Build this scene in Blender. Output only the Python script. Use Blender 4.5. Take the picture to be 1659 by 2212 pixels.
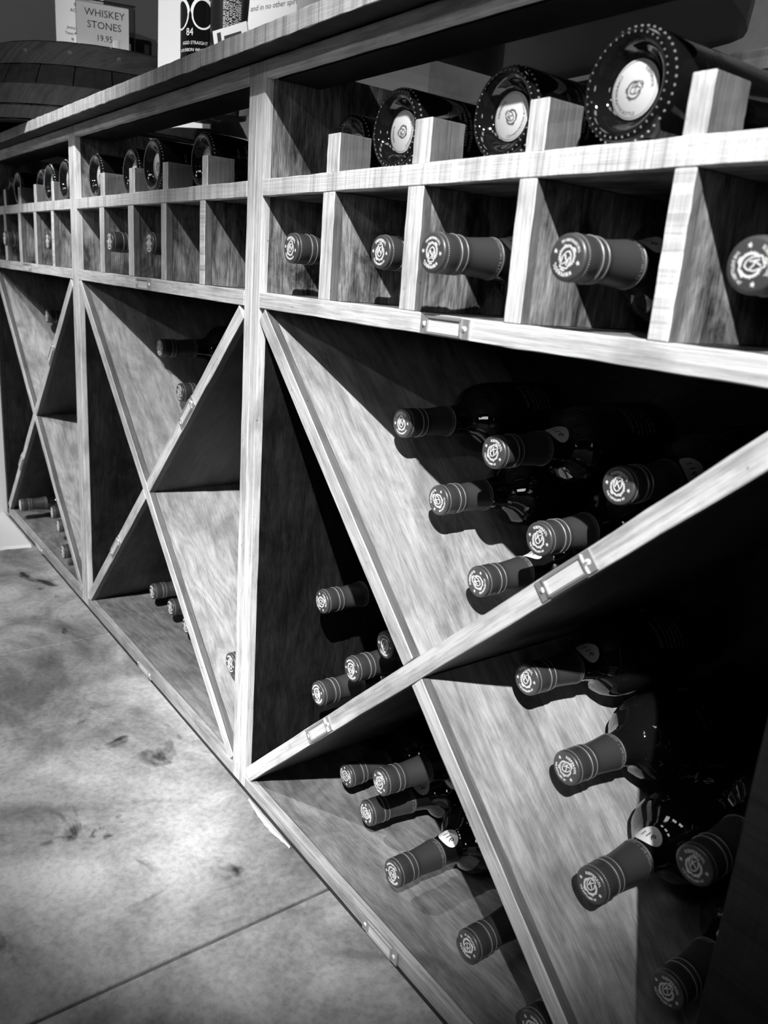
import bpy, bmesh, math, random
from mathutils import Vector, Matrix
random.seed(7)
for o in list(bpy.data.objects): bpy.data.objects.remove(o)
SC = bpy.context.scene
COL = SC.collection
R = math.radians

# ------------------------------------------------------------------ camera, world, lights, exposure
yaw, pit, rol = 0.915727, -0.283059, 0.0781952
fw = Vector((-math.sin(yaw) * math.cos(pit), math.cos(yaw) * math.cos(pit), math.sin(pit)))
rt = fw.cross(Vector((0, 0, 1))).normalized()
up = rt.cross(fw)
r2 = math.cos(rol) * rt + math.sin(rol) * up
u2 = -math.sin(rol) * rt + math.cos(rol) * up
cam_d = bpy.data.cameras.new('camera')
cam = bpy.data.objects.new('camera', cam_d)
COL.objects.link(cam)
M = Matrix((r2, u2, -fw)).transposed().to_4x4()
M.translation = Vector((0.823285, -0.434643, 0.675781))
cam.matrix_world = M
cam_d.sensor_fit = 'HORIZONTAL'
cam_d.sensor_width = 36.0
cam_d.lens = 36.0 * 1726.88 / 1659.0
cam_d.clip_start = 0.01
cam_d.dof.use_dof = True
cam_d.dof.focus_distance = 0.95
cam_d.dof.aperture_fstop = 12.0
SC.camera = cam

world = bpy.data.worlds.new('world')
SC.world = world
world.use_nodes = True
bg = world.node_tree.nodes['Background']
bg.inputs[0].default_value = (0.5, 0.5, 0.5, 1)
bg.inputs[1].default_value = 0.006

SC.view_settings.view_transform = 'Standard'
SC.view_settings.look = 'None'
SC.view_settings.exposure = 0.0
SC.view_settings.gamma = 1.0
SC.view_settings.use_curve_mapping = False


def spot(name, loc, target, watt, half, blend, radius, wide=1.0):
    d = bpy.data.lights.new(name, 'SPOT')
    d.energy = watt
    d.spot_size = R(2 * half)
    d.spot_blend = blend
    d.shadow_soft_size = radius
    o = bpy.data.objects.new(name, d)
    COL.objects.link(o)
    o.location = loc
    o.rotation_euler = (Vector(target) - Vector(loc)).to_track_quat('-Z', 'Y').to_euler()
    o.scale = (wide, 1, 1)                     # oblong lens
    return o


spot('track_spot_key', (2.20, -1.78, 2.95), (0.03, 0.08, 0.33), 1120, 7.8, 1.0, 0.02, 1.8)
spot('track_spot_far', (1.00, -1.75, 2.95), (-0.95, 0.10, 0.40), 470, 6.2, 1.0, 0.02, 1.4)
spot('track_spot_cross', (-1.15, -2.2, 2.95), (0.02, 0.03, 0.03), 540, 4.4, 1.0, 0.02, 1.35)
spot('track_spot_low', (1.5, -3.2, 2.4), (0.15, 0.0, 0.84), 60, 5.0, 1.0, 0.04)
spot('track_spot_low_far', (0.8, -3.2, 2.4), (-0.65, 0.0, 0.84), 90, 5.0, 1.0, 0.04)
spot('added_wall_spot', (0.6, -1.2, 2.9), (-1.39, -0.25, 0.30), 210, 11.0, 0.9, 0.05)  # extra lamp, added to brighten the left wall
spot('added_sign_spot', (0.9, -1.75, 2.95), (-0.70, 0.20, 1.10), 460, 9.0, 0.9, 0.03)  # lamp added to light the sign and the things on the counter
spot('added_back_wall_spot', (0.3, -0.4, 2.9), (-0.45, 1.3, 1.3), 70, 26.0, 0.9, 0.05)  # weak lamp added to lift the plaster wall at the back
for k, (px_, py_) in enumerate(((1.35, -1.9), (0.35, -2.1), (-0.75, -2.1))):      # dim area lamps added overhead to give the bottles rectangular glints
    ld = bpy.data.lights.new('added_glint_panel', 'AREA')
    ld.energy = 5.0
    ld.shape = 'RECTANGLE'
    ld.size = 0.6
    ld.size_y = 0.6
    lo = bpy.data.objects.new('added_glint_panel', ld)
    COL.objects.link(lo)
    lo.location = (px_, py_, 2.98)
ld = bpy.data.lights.new('added_glint_lamp', 'AREA')       # unseen area lamp, added to put glints on the bottle shoulders
ld.energy = 6.0
ld.shape = 'RECTANGLE'
ld.size = 0.45
ld.size_y = 0.65
lo = bpy.data.objects.new('added_glint_lamp', ld)
COL.objects.link(lo)
lo.location = (3.2, -3.6, 1.35)
lo.rotation_euler = (Vector((0, 0, 0.5)) - lo.location).to_track_quat('-Z', 'Y').to_euler()

# ------------------------------------------------------------------ materials (all monochrome, procedural)


class NT:
    def __init__(s, name):
        s.m = bpy.data.materials.new(name)
        s.m.use_nodes = True
        s.t = s.m.node_tree
        s.b = s.t.nodes['Principled BSDF']
        s.out = s.t.nodes['Material Output']

    def n(s, typ, **kw):
        x = s.t.nodes.new(typ)
        for k, v in kw.items(): setattr(x, k, v)
        return x

    def l(s, a, b): s.t.links.new(a, b)

    def noise(s, vec, scale, detail=5, rough=0.6, dist=0.0):
        x = s.n('ShaderNodeTexNoise')
        x.inputs['Scale'].default_value = scale
        x.inputs['Detail'].default_value = detail
        x.inputs['Roughness'].default_value = rough
        x.inputs['Distortion'].default_value = dist
        s.l(vec, x.inputs['Vector'])
        return x.outputs['Fac']

    def mapr(s, fac, a, b, c, d):
        x = s.n('ShaderNodeMapRange')
        for i, v in zip((1, 2, 3, 4), (a, b, c, d)): x.inputs[i].default_value = v
        s.l(fac, x.inputs[0])
        return x.outputs[0]

    def math(s, op, a, b=None):
        x = s.n('ShaderNodeMath', operation=op)
        for i, v in enumerate((a, b)):
            if v is None: continue
            if isinstance(v, (int, float)): x.inputs[i].default_value = v
            else: s.l(v, x.inputs[i])
        return x.outputs[0]

    def coords(s, scale, jitter=True):
        tc = s.n('ShaderNodeTexCoord')
        mp = s.n('ShaderNodeMapping')
        mp.inputs['Scale'].default_value = scale
        if jitter:
            oi = s.n('ShaderNodeObjectInfo')
            cx = s.n('ShaderNodeCombineXYZ')
            for i, k in enumerate((3.1, 7.7, 5.3)):
                s.l(s.math('MULTIPLY', oi.outputs['Random'], k), cx.inputs[i])
            ad = s.n('ShaderNodeVectorMath', operation='ADD')
            s.l(tc.outputs['Object'], ad.inputs[0])
            s.l(cx.outputs[0], ad.inputs[1])
            s.l(ad.outputs[0], mp.inputs['Vector'])
        else:
            s.l(tc.outputs['Object'], mp.inputs['Vector'])
        return mp.outputs[0]

    def grey(s, fac):
        x = s.n('ShaderNodeCombineColor')
        for i in range(3): s.l(fac, x.inputs[i])
        s.l(x.outputs[0], s.b.inputs['Base Color'])

    def bump(s, h, strength, dist):
        x = s.n('ShaderNodeBump')
        x.inputs['Strength'].default_value = strength
        x.inputs['Distance'].default_value = dist
        s.l(h, x.inputs['Height'])
        s.l(x.outputs[0], s.b.inputs['Normal'])


def plain(name, v, rough=0.5, metal=0.0, **kw):
    t = NT(name)
    t.b.inputs['Base Color'].default_value = (v, v, v, 1)
    t.b.inputs['Roughness'].default_value = rough
    t.b.inputs['Metallic'].default_value = metal
    for k, x in kw.items(): t.b.inputs[k].default_value = x
    return t.m


def wood_strip(name, lo, hi, cross=0.0, spec=0.3):
    """sawn lumber edge: long fibres along local X, optional saw marks across, stains"""
    t = NT(name)
    fib = t.noise(t.coords((14, 420, 420)), 1.0, 4, 0.7)
    med = t.noise(t.coords((5, 75, 75)), 1.0, 5, 0.65, 0.5)
    blot = t.noise(t.coords((16, 34, 34)), 1.0, 4, 0.6)
    spk = t.noise(t.coords((90, 90, 90)), 2.0, 2, 0.5)
    a = t.math('MULTIPLY', t.mapr(fib, .3, .66, .66, 1.08), t.mapr(med, .34, .62, .74, 1.05))
    a = t.math('MULTIPLY', a, t.mapr(blot, .3, .52, .70, 1.02))
    a = t.math('MULTIPLY', a, t.mapr(spk, .22, .29, .5, 1.0))
    h = fib
    if cross:
        a = t.math('MULTIPLY', t.mapr(fib, .3, .66, .85, 1.04), t.mapr(blot, .3, .52, .82, 1.02))
        sv = t.coords((430, 16, 12))
        saw = t.noise(sv, 1.0, 3, 0.55, 0.3)
        band = t.noise(t.coords((85, 5, 4)), 1.0, 2, 0.4)
        a = t.math('MULTIPLY', a, t.mapr(saw, .36, .52, 1 - .6 * cross, 1.0))
        a = t.math('MULTIPLY', a, t.mapr(band, .36, .54, 1 - .55 * cross, 1.0))
        h = t.math('ADD', fib, t.math('MULTIPLY', saw, cross))
    t.grey(t.mapr(a, .12, 1.0, lo, hi))
    t.b.inputs['Roughness'].default_value = 0.55
    t.b.inputs['Specular IOR Level'].default_value = spec
    t.bump(h, 0.6, 0.0010)
    return t.m


def plywood(name, lo, hi, streak=1.0):
    """rotary-cut veneer: drifting cathedral bands along X, fine pores, worn blotches"""
    t = NT(name)
    warp = t.noise(t.coords((2.0, 7.0, 7.0)), 1.4, 3, 0.5, 0.5)
    rings = t.math('SINE', t.math('MULTIPLY', warp, 95.0))
    med = t.noise(t.coords((9, 60, 60)), 1.0, 6, 0.7, 0.9)
    pore = t.noise(t.coords((45, 650, 650)), 1.0, 3, 0.6)
    blot = t.noise(t.coords((10, 16, 16)), 1.0, 6, 0.68, 0.6)
    a = t.math('MULTIPLY', t.mapr(rings, -1, 1, .80, 1.0), t.mapr(med, .34, .62, 1 - .48 * streak, 1.08))
    a = t.math('MULTIPLY', a, t.mapr(pore, .36, .56, 1 - .38 * streak, 1.0))
    a = t.math('MULTIPLY', a, t.mapr(blot, .36, .58, 1 - .6 * streak, 1.05))
    t.grey(t.mapr(a, .06, 1.0, lo, hi))
    t.b.inputs['Roughness'].default_value = 0.5
    t.b.inputs['Specular IOR Level'].default_value = 0.3
    t.bump(pore, 0.3, 0.0006)
    return t.m


MAT = {}
MAT['strip'] = wood_strip('sawn_lumber', 0.02, 0.84)
MAT['strip_cross'] = wood_strip('cross_banded_lumber', 0.04, 0.84, 0.42)
MAT['strip_dirty'] = wood_strip('scuffed_base_lumber', 0.008, 0.50)
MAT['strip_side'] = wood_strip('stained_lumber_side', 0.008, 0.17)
MAT['post_wood'] = wood_strip('dark_post_wood', 0.002, 0.02, 0.4, 0.08)
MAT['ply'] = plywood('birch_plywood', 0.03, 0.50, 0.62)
MAT['ply_shade'] = plywood('shade_toned_plywood', 0.003, 0.075, 0.9)  # shade of the diagonal's underside put into the colour
MAT['ply_dark'] = plywood('stain_and_shade_plywood', 0.001, 0.022, 1.2)  # stained lower side panels; also painted shade under counter and stretcher
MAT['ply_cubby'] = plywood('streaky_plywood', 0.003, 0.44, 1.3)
MAT['ply_floor'] = plywood('dusty_plywood', 0.02, 0.30, 0.7)
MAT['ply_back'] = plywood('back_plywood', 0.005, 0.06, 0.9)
MAT['kick'] = plain('dark_kick_paint', 0.02, 0.7)
MAT['counter'] = wood_strip('worn_counter_wood', 0.06, 0.66, 0.5)
MAT['glass'] = plain('dark_bottle_glass', 0.006, 0.04, 0, **{'IOR': 1.52, 'Coat Weight': 0.6, 'Coat Roughness': 0.02})
MAT['bumps'] = plain('glint_coloured_bumps', 0.75, 0.16, 0.7)  # pale metallic colour puts glints into the glass bumps
MAT['label_paper'] = plain('label_paper', 0.6, 0.7)
MAT['label_ink'] = plain('grey_label_ink', 0.10, 0.7)
MAT['capsule'] = plain('charcoal_capsule', 0.042, 0.42)
MAT['cap_face'] = plain('satin_grey_cap_face', 0.13, 0.38, 0.55)
MAT['silver'] = plain('embossed_silver', 0.95, 0.35, 0.1)
MAT['silver_dim'] = plain('capsule_lettering', 0.30, 0.45, 0.2)
MAT['print'] = plain('bottle_print', 0.30, 0.6)
MAT['paper'] = plain('paper', 0.78, 0.8)
MAT['ink'] = plain('ink', 0.02, 0.7)
MAT['brass'] = plain('worn_brass', 0.55, 0.38, 0.6)
MAT['card'] = wood_strip('blank_card_insert', 0.45, 0.82, 0.0)
MAT['black'] = plain('black_plastic', 0.012, 0.35)
MAT['chrome'] = plain('chrome', 0.85, 0.12, 1.0)
MAT['hoop'] = wood_strip('rusty_hoop', 0.001, 0.03, 0.5, 0.06)
MAT['stave'] = wood_strip('charred_stave', 0.0005, 0.012, 0.0, 0.04)
MAT['whitebox'] = plain('white_carton', 0.72, 0.6)


def clear(name, fac, tint):
    t = NT(name)
    tr = t.n('ShaderNodeBsdfTransparent')
    tr.inputs[0].default_value = (tint, tint, tint, 1)
    gl = t.n('ShaderNodeBsdfGlossy')
    gl.inputs['Roughness'].default_value = 0.02
    mx = t.n('ShaderNodeMixShader')
    mx.inputs[0].default_value = fac
    t.l(tr.outputs[0], mx.inputs[1])
    t.l(gl.outputs[0], mx.inputs[2])
    t.l(mx.outputs[0], t.out.inputs['Surface'])
    return t.m


MAT['clear'] = clear('clear_glass', 0.05, 0.95)
MAT['acrylic'] = clear('clear_acrylic', 0.10, 0.9)


def wall_mat(name, lo, hi, scale):
    t = NT(name)
    v = t.coords((1, 1, 1), False)
    a = t.noise(v, scale, 5, 0.55, 0.2)
    b = t.noise(v, scale * 14, 3, 0.5)
    t.grey(t.mapr(t.math('ADD', a, t.math('MULTIPLY', b, 0.15)), .35, .8, lo, hi))
    t.b.inputs['Roughness'].default_value = 0.75
    t.bump(b, 0.15, 0.002)
    return t.m


MAT['wall'] = wall_mat('painted_wall', 0.66, 0.74, 1.5)
MAT['plaster'] = wall_mat('mottled_plaster', 0.22, 0.5, 4.0)


def concrete():
    t = NT('stained_concrete')
    v = t.coords((1, 1, 1), False)
    big = t.noise(v, 3.0, 6, 0.6, 0.6)
    mid = t.noise(v, 8.0, 8, 0.66, 0.7)
    fin = t.noise(v, 130.0, 4, 0.6)
    pit = t.noise(v, 42.0, 3, 0.5)
    sp = t.noise(v, 9.0, 4, 0.55, 0.8)
    a = t.math('MULTIPLY', t.mapr(big, .36, .60, .30, 1.0), t.mapr(mid, .34, .60, .60, 1.04))
    a = t.math('MULTIPLY', a, t.mapr(fin, .32, .58, .80, 1.05))
    a = t.math('MULTIPLY', a, t.mapr(pit, .22, .27, .55, 1.0))
    a = t.math('MULTIPLY', a, t.mapr(sp, .31, .38, .22, 1.0))
    t.grey(t.mapr(a, .06, 1.0, .006, .58))
    t.b.inputs['Roughness'].default_value = 0.5
    t.b.inputs['Specular IOR Level'].default_value = 0.3
    t.bump(t.math('ADD', t.math('MULTIPLY', mid, .4), fin), 0.35, 0.0015)
    return t.m


MAT['concrete'] = concrete()

# ------------------------------------------------------------------ helpers


def tag(o, label=None, cat=None, group=None, kind=None):
    if label: o['label'] = label
    if cat: o['category'] = cat
    if group: o['group'] = group
    if kind: o['kind'] = kind
    return o


def link(name, me, parent=None, loc=None, rot=None):
    o = bpy.data.objects.new(name, me)
    COL.objects.link(o)
    if parent: o.parent = parent
    if loc is not None: o.location = loc
    if rot is not None: o.rotation_euler = rot
    return o


def empty(name, loc=(0, 0, 0), rot=(0, 0, 0)):
    o = bpy.data.objects.new(name, None)
    o.empty_display_size = 0.05
    COL.objects.link(o)
    o.location = loc
    o.rotation_euler = rot
    return o


def mesh_of(bm, name, mat, smooth=False):
    bmesh.ops.recalc_face_normals(bm, faces=bm.faces[:])
    me = bpy.data.meshes.new(name)
    bm.to_mesh(me)
    bm.free()
    mats = mat if isinstance(mat, (list, tuple)) else [mat]
    for m in mats: me.materials.append(m)
    if smooth:
        for p in me.polygons: p.use_smooth = True
        me.set_sharp_from_angle(angle=R(38))
    return me


def bm_box(bm, c, s, mat_index=0):
    vs = []
    for dx in (-.5, .5):
        for dy in (-.5, .5):
            for dz in (-.5, .5):
                vs.append(bm.verts.new((c[0] + dx * s[0], c[1] + dy * s[1], c[2] + dz * s[2])))
    for q in ((0, 1, 3, 2), (4, 6, 7, 5), (0, 4, 5, 1), (2, 3, 7, 6), (0, 2, 6, 4), (1, 5, 7, 3)):
        f = bm.faces.new([vs[i] for i in q])
        f.material_index = mat_index


CACHE = {}


def board_mesh(name, L, D, T, mat, bev=0.0007, segs=0, jit=0.0, side=None):
    """board with length on local X, depth on Y, thickness on Z; optional rough-sawn edges"""
    key = (name, round(L, 4), round(D, 4), round(T, 4), mat.name, segs)
    if key in CACHE and not jit: return CACHE[key]
    bm = bmesh.new()
    bm_box(bm, (0, 0, 0), (L, D, T))
    if segs:
        es = [e for e in bm.edges if abs((e.verts[0].co - e.verts[1].co).x) > L * .9]
        bmesh.ops.subdivide_edges(bm, edges=es, cuts=segs)
    bmesh.ops.bevel(bm, geom=[e for e in bm.edges if e.calc_face_angle(0) > 1.0], offset=bev, segments=1, affect='EDGES')
    if jit:
        rnd = random.Random(len(CACHE) + int(L * 1e4))
        for v in bm.verts:
            if abs(v.co.x) < L * .49:
                v.co.z += rnd.uniform(-jit, jit) * (1 if abs(v.co.z) > T * .3 else 0)
                v.co.y += rnd.uniform(-jit, jit) * .4
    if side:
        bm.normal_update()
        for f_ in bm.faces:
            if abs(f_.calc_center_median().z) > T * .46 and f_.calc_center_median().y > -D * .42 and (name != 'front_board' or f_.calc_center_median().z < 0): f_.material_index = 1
    me = mesh_of(bm, name, [mat, side] if side else mat)
    CACHE[key] = me
    return me


def board(name, parent, c, L, D, T, mat, angle=0.0, segs=0, jit=0.0, side=None):
    """c = centre; angle turns local X (length) up from the x axis, in the xz plane"""
    return link(name, board_mesh(name, L, D, T, mat, segs=segs, jit=jit, side=side), parent, c, (0, -angle, 0))


def lathe(prof, n=40, axis='Y', closed=True):
    bm = bmesh.new()
    rings = []
    for r, h in prof:
        if r < 1e-6:
            rings.append([bm.verts.new((0, h, 0))])
        else:
            rings.append([bm.verts.new((r * math.cos(2 * math.pi * i / n), h, r * math.sin(2 * math.pi * i / n))) for i in range(n)])
    for a, b in zip(rings, rings[1:]):
        for i in range(n):
            j = (i + 1) % n
            if len(a) == 1 and len(b) == 1: continue
            if len(a) == 1: bm.faces.new((a[0], b[i], b[j]))
            elif len(b) == 1: bm.faces.new((a[i], a[j], b[0]))
            else: bm.faces.new((a[i], a[j], b[j], b[i]))
    if axis == 'Z':
        for v in bm.verts: v.co = Vector((v.co.x, -v.co.z, v.co.y))
    return bm


GL = {}


def glyphs(body, size, spacing=1.0):
    k = (body, size, spacing)
    if k in GL: return GL[k]
    cu = bpy.data.curves.new('lettering', 'FONT')
    cu.body = body
    cu.size = size
    cu.align_x = 'CENTER'
    cu.space_character = spacing
    cu.resolution_u = 2
    o = bpy.data.objects.new('lettering', cu)
    COL.objects.link(o)
    dg = bpy.context.evaluated_depsgraph_get()
    me = bpy.data.meshes.new_from_object(o.evaluated_get(dg))
    res = ([(v.co.x, v.co.y) for v in me.vertices], [tuple(p.vertices) for p in me.polygons])
    bpy.data.objects.remove(o)
    bpy.data.curves.remove(cu)
    bpy.data.meshes.remove(me)
    GL[k] = res
    return res


def add_flat(bm, vs, fs, fn, mi=0):
    bv = [bm.verts.new(fn(x, y)) for x, y in vs]
    for f in fs:
        try:
            bm.faces.new([bv[i] for i in f]).material_index = mi
        except ValueError:
            pass


def arc_top(r): return lambda x, y: ((r + y) * math.cos(math.pi / 2 - x / r), (r + y) * math.sin(math.pi / 2 - x / r))
def arc_bot(r): return lambda x, y: ((r - y) * math.cos(-math.pi / 2 + x / r), (r - y) * math.sin(-math.pi / 2 + x / r))


def poly(pts): return (pts, [tuple(range(len(pts)))])


def stroke(pts, w):
    vs, fs = [], []
    for (x0, y0), (x1, y1) in zip(pts, pts[1:]):
        d = Vector((x1 - x0, y1 - y0)).normalized()
        nx, ny = -d.y * w / 2, d.x * w / 2
        k = len(vs)
        vs += [(x0 + nx, y0 + ny), (x0 - nx, y0 - ny), (x1 - nx, y1 - ny), (x1 + nx, y1 + ny)]
        fs.append((k, k + 1, k + 2, k + 3))
    return vs, fs


def star(cx, cy, r):
    return poly([(cx + (r if i % 2 == 0 else r * .42) * math.sin(i * math.pi / 5), cy + (r if i % 2 == 0 else r * .42) * math.cos(i * math.pi / 5)) for i in range(10)])


def crest():
    """a slanted shield with a letter, leafy supporters, a helm and a ribbon; unit radius about 1"""
    out = []
    sh = [(-.27, .48), (.21, .56), (.27, .04), (.13, -.24), (-.03, -.34), (-.21, -.22), (-.31, .04), (-.27, .48)]
    out.append(stroke(sh, .06))
    out.append(stroke([(-.13, .36), (-.16, -.08)], .065))
    out.append(stroke([(.13, .40), (-.12, .14), (.03, .08), (.14, -.10)], .06))
    rnd = random.Random(3)
    for sx in (-1, 1):
        for k in range(9):
            a = R(48 - k * 15)
            cx_, cz_ = sx * .43 * math.cos(a), .43 * math.sin(a) - .06
            for q in (-.7, .35, 1.2):
                b = a + q
                ln = rnd.uniform(.10, .15)
                out.append(stroke([(cx_, cz_), (cx_ + sx * ln * math.cos(b), cz_ + ln * math.sin(b))], .045))
    out.append(stroke([(-.16, .60), (-.06, .66), (.02, .60), (.12, .68)], .06))
    out.append(stroke([(-.42, -.46), (-.26, -.58), (-.08, -.50), (.06, -.60), (.24, -.52), (.42, -.48)], .07))
    return out


CREST = crest()


def emblem_bm(r, top, bottom, h=-.0003, txt=.27, scale=1.0, stars=True):
    bm = bmesh.new()
    to3 = lambda p: (p[0], h, p[1])
    f = arc_top(r * .74)
    v, fa = glyphs(top, r * txt, 1.0)
    if v: add_flat(bm, v, fa, lambda x, y: to3(f(x, y)))
    g = arc_bot(r * .92)
    v, fa = glyphs(bottom, r * txt * .72, 1.0)
    if v: add_flat(bm, v, fa, lambda x, y: to3(g(x, y)))
    for vs, fs in CREST: add_flat(bm, vs, fs, lambda x, y: to3((x * r * scale, y * r * scale)))
    if stars:
        for sx in (-.82, .82):
            vs, fs = star(sx, -.02, .13)
            add_flat(bm, vs, fs, lambda x, y: to3((x * r, y * r)))
    ret = bmesh.ops.extrude_face_region(bm, geom=bm.faces[:])
    for e in ret['geom']:
        if isinstance(e, bmesh.types.BMVert): e.co.y += .0004
    return bm


# ------------------------------------------------------------------ room
W, WP = 0.673795, 0.036691
T = WP / 2                      # one side panel / one face strip
WI = W - WP                     # clear width of a rack bay
ZB, ZS0, ZS1, ZM0, ZM1, ZT0, ZT1 = 0.02917, 0.63388, 0.65110, 0.75110, 0.76806, 0.86618, 0.8832
ZC0, ZC1 = 0.8832, 0.9005
DEP, SD = 0.33, 0.010           # rack depth, depth of the face strips
XW = -1.392                     # left wall

bm = bmesh.new()
bm_box(bm, (0.6, -0.6, -0.06), (4.0, 4.0, 0.08))
floor = tag(link('floor', mesh_of(bm, 'floor', MAT['concrete'])), 'stained grey concrete floor with straight saw-cut joints', 'floor', kind='structure')
for x0, x1, lab in ((XW, -0.5600, None), (-0.5560, 0.2000, None), (0.2040, 2.6, None)):
    bm = bmesh.new()
    bm_box(bm, ((x0 + x1) / 2, -0.6, -0.011), (x1 - x0, 3.9, 0.022))
    bmesh.ops.bevel(bm, geom=bm.edges[:], offset=0.0012, segments=1, affect='EDGES')
    link('concrete_slab', mesh_of(bm, 'concrete_slab', MAT['concrete']), floor)


def slab(name, c, s, mat, label, cat='wall'):
    bm = bmesh.new()
    bm_box(bm, c, s)
    return tag(link(name, mesh_of(bm, name, mat)), label, cat, kind='structure')


wl = slab('wall_left', (XW - .05, -.2, 1.49), (.1, 3.2, 3.02), MAT['wall'], 'pale painted wall at the far left end of the rack')
bm = bmesh.new()
bm_box(bm, (0, 0, 0), (.004, .004, 1.9))
link('wall_seam', mesh_of(bm, 'wall_seam', MAT['paper']), wl, (XW + .001, .135, 1.55), (R(8), 0, 0))
slab('wall_back', (0.6, 1.36, 1.49), (4.1, .1, 3.02), MAT['plaster'], 'mottled grey plaster wall behind the counter')
# white threshold in front of the wall, with an uneven front edge
bm = bmesh.new()
rnd = random.Random(5)
n = 22
tp, bt = [], []
for i in range(n + 1):
    y = -1.2 + 1.196 * i / n
    x = -1.104 + rnd.uniform(-.006, .006)
    tp.append((bm.verts.new((XW, y, .006)), bm.verts.new((x - .006, y, .006))))
    bt.append(bm.verts.new((x, y, 0.0)))
for i in range(n):
    bm.faces.new((tp[i][0], tp[i + 1][0], tp[i + 1][1], tp[i][1]))
    bm.faces.new((tp[i][1], tp[i + 1][1], bt[i + 1], bt[i]))
bm.faces.new((tp[n][0], tp[n][1], bt[n]))
tag(link('trim_1', mesh_of(bm, 'trim_1', MAT['wall'])), 'white painted floor edging with a ragged front against the pale wall', 'trim', kind='structure')

# ------------------------------------------------------------------ rack units
DIVX = (0.1330, 0.2660, 0.3930, 0.5190)
ANG = math.atan2(ZS0 - ZB, WI)
DLEN = math.hypot(ZS0 - ZB, WI)


def label_holder(rack, c, angle, y=0.0, w=.060, h=.0165):
    """small metal frame with a blank card and two screws; a part of the rack with sub-parts"""
    key = ('holder', w)
    if key not in CACHE:
        bm = bmesh.new()
        iw, ih = w * .66, h * .66
        t = .0016
        bm_box(bm, (-(w + iw) / 4, 0, 0), ((w - iw) / 2, t, h * .94))
        bm_box(bm, ((w + iw) / 4, 0, 0), ((w - iw) / 2, t, h * .94))
        bm_box(bm, (0, 0, (h + ih) / 4), (iw, t, (h - ih) / 2))
        bm_box(bm, (0, 0, -(h + ih) / 4), (iw, t, (h - ih) / 2))
        for s in (-1, 1):                      # raised lips round the window
            bm_box(bm, (0, -.0013, s * (ih / 2 + .0009)), (iw + .004, .0016, .0018))
            bm_box(bm, (s * (iw / 2 + .0009), -.0013, 0), (.0018, .0016, ih + .003))
        CACHE[key] = mesh_of(bm, 'label_holder', MAT['brass'])
        bm = bmesh.new()
        bm_box(bm, (0, 0, 0), (iw, .0005, ih))
        CACHE['card'] = mesh_of(bm, 'card_insert', MAT['card'])
        bm = lathe([(0, -.0016), (.0012, -.0015), (.0021, -.0009), (.0023, 0)], 14)
        bm_box(bm, (0, -.00165, 0), (.0036, .0003, .0005), 1)
        CACHE['screw'] = mesh_of(bm, 'screw', [MAT['silver'], MAT['ink']], True)
    o = link('label_holder', CACHE[key], rack, (c[0], y - .0009, c[1]), (0, -angle, 0))
    tag(o, 'small brass label frame holding a blank card')
    link('card_insert', CACHE['card'], o, (0, -.0003, 0))
    for s in (-1, 1):
        link('screw', CACHE['screw'], o, (s * w * .415, -.0008, 0), (0, random.uniform(0, 3), 0))
    return o


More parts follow.
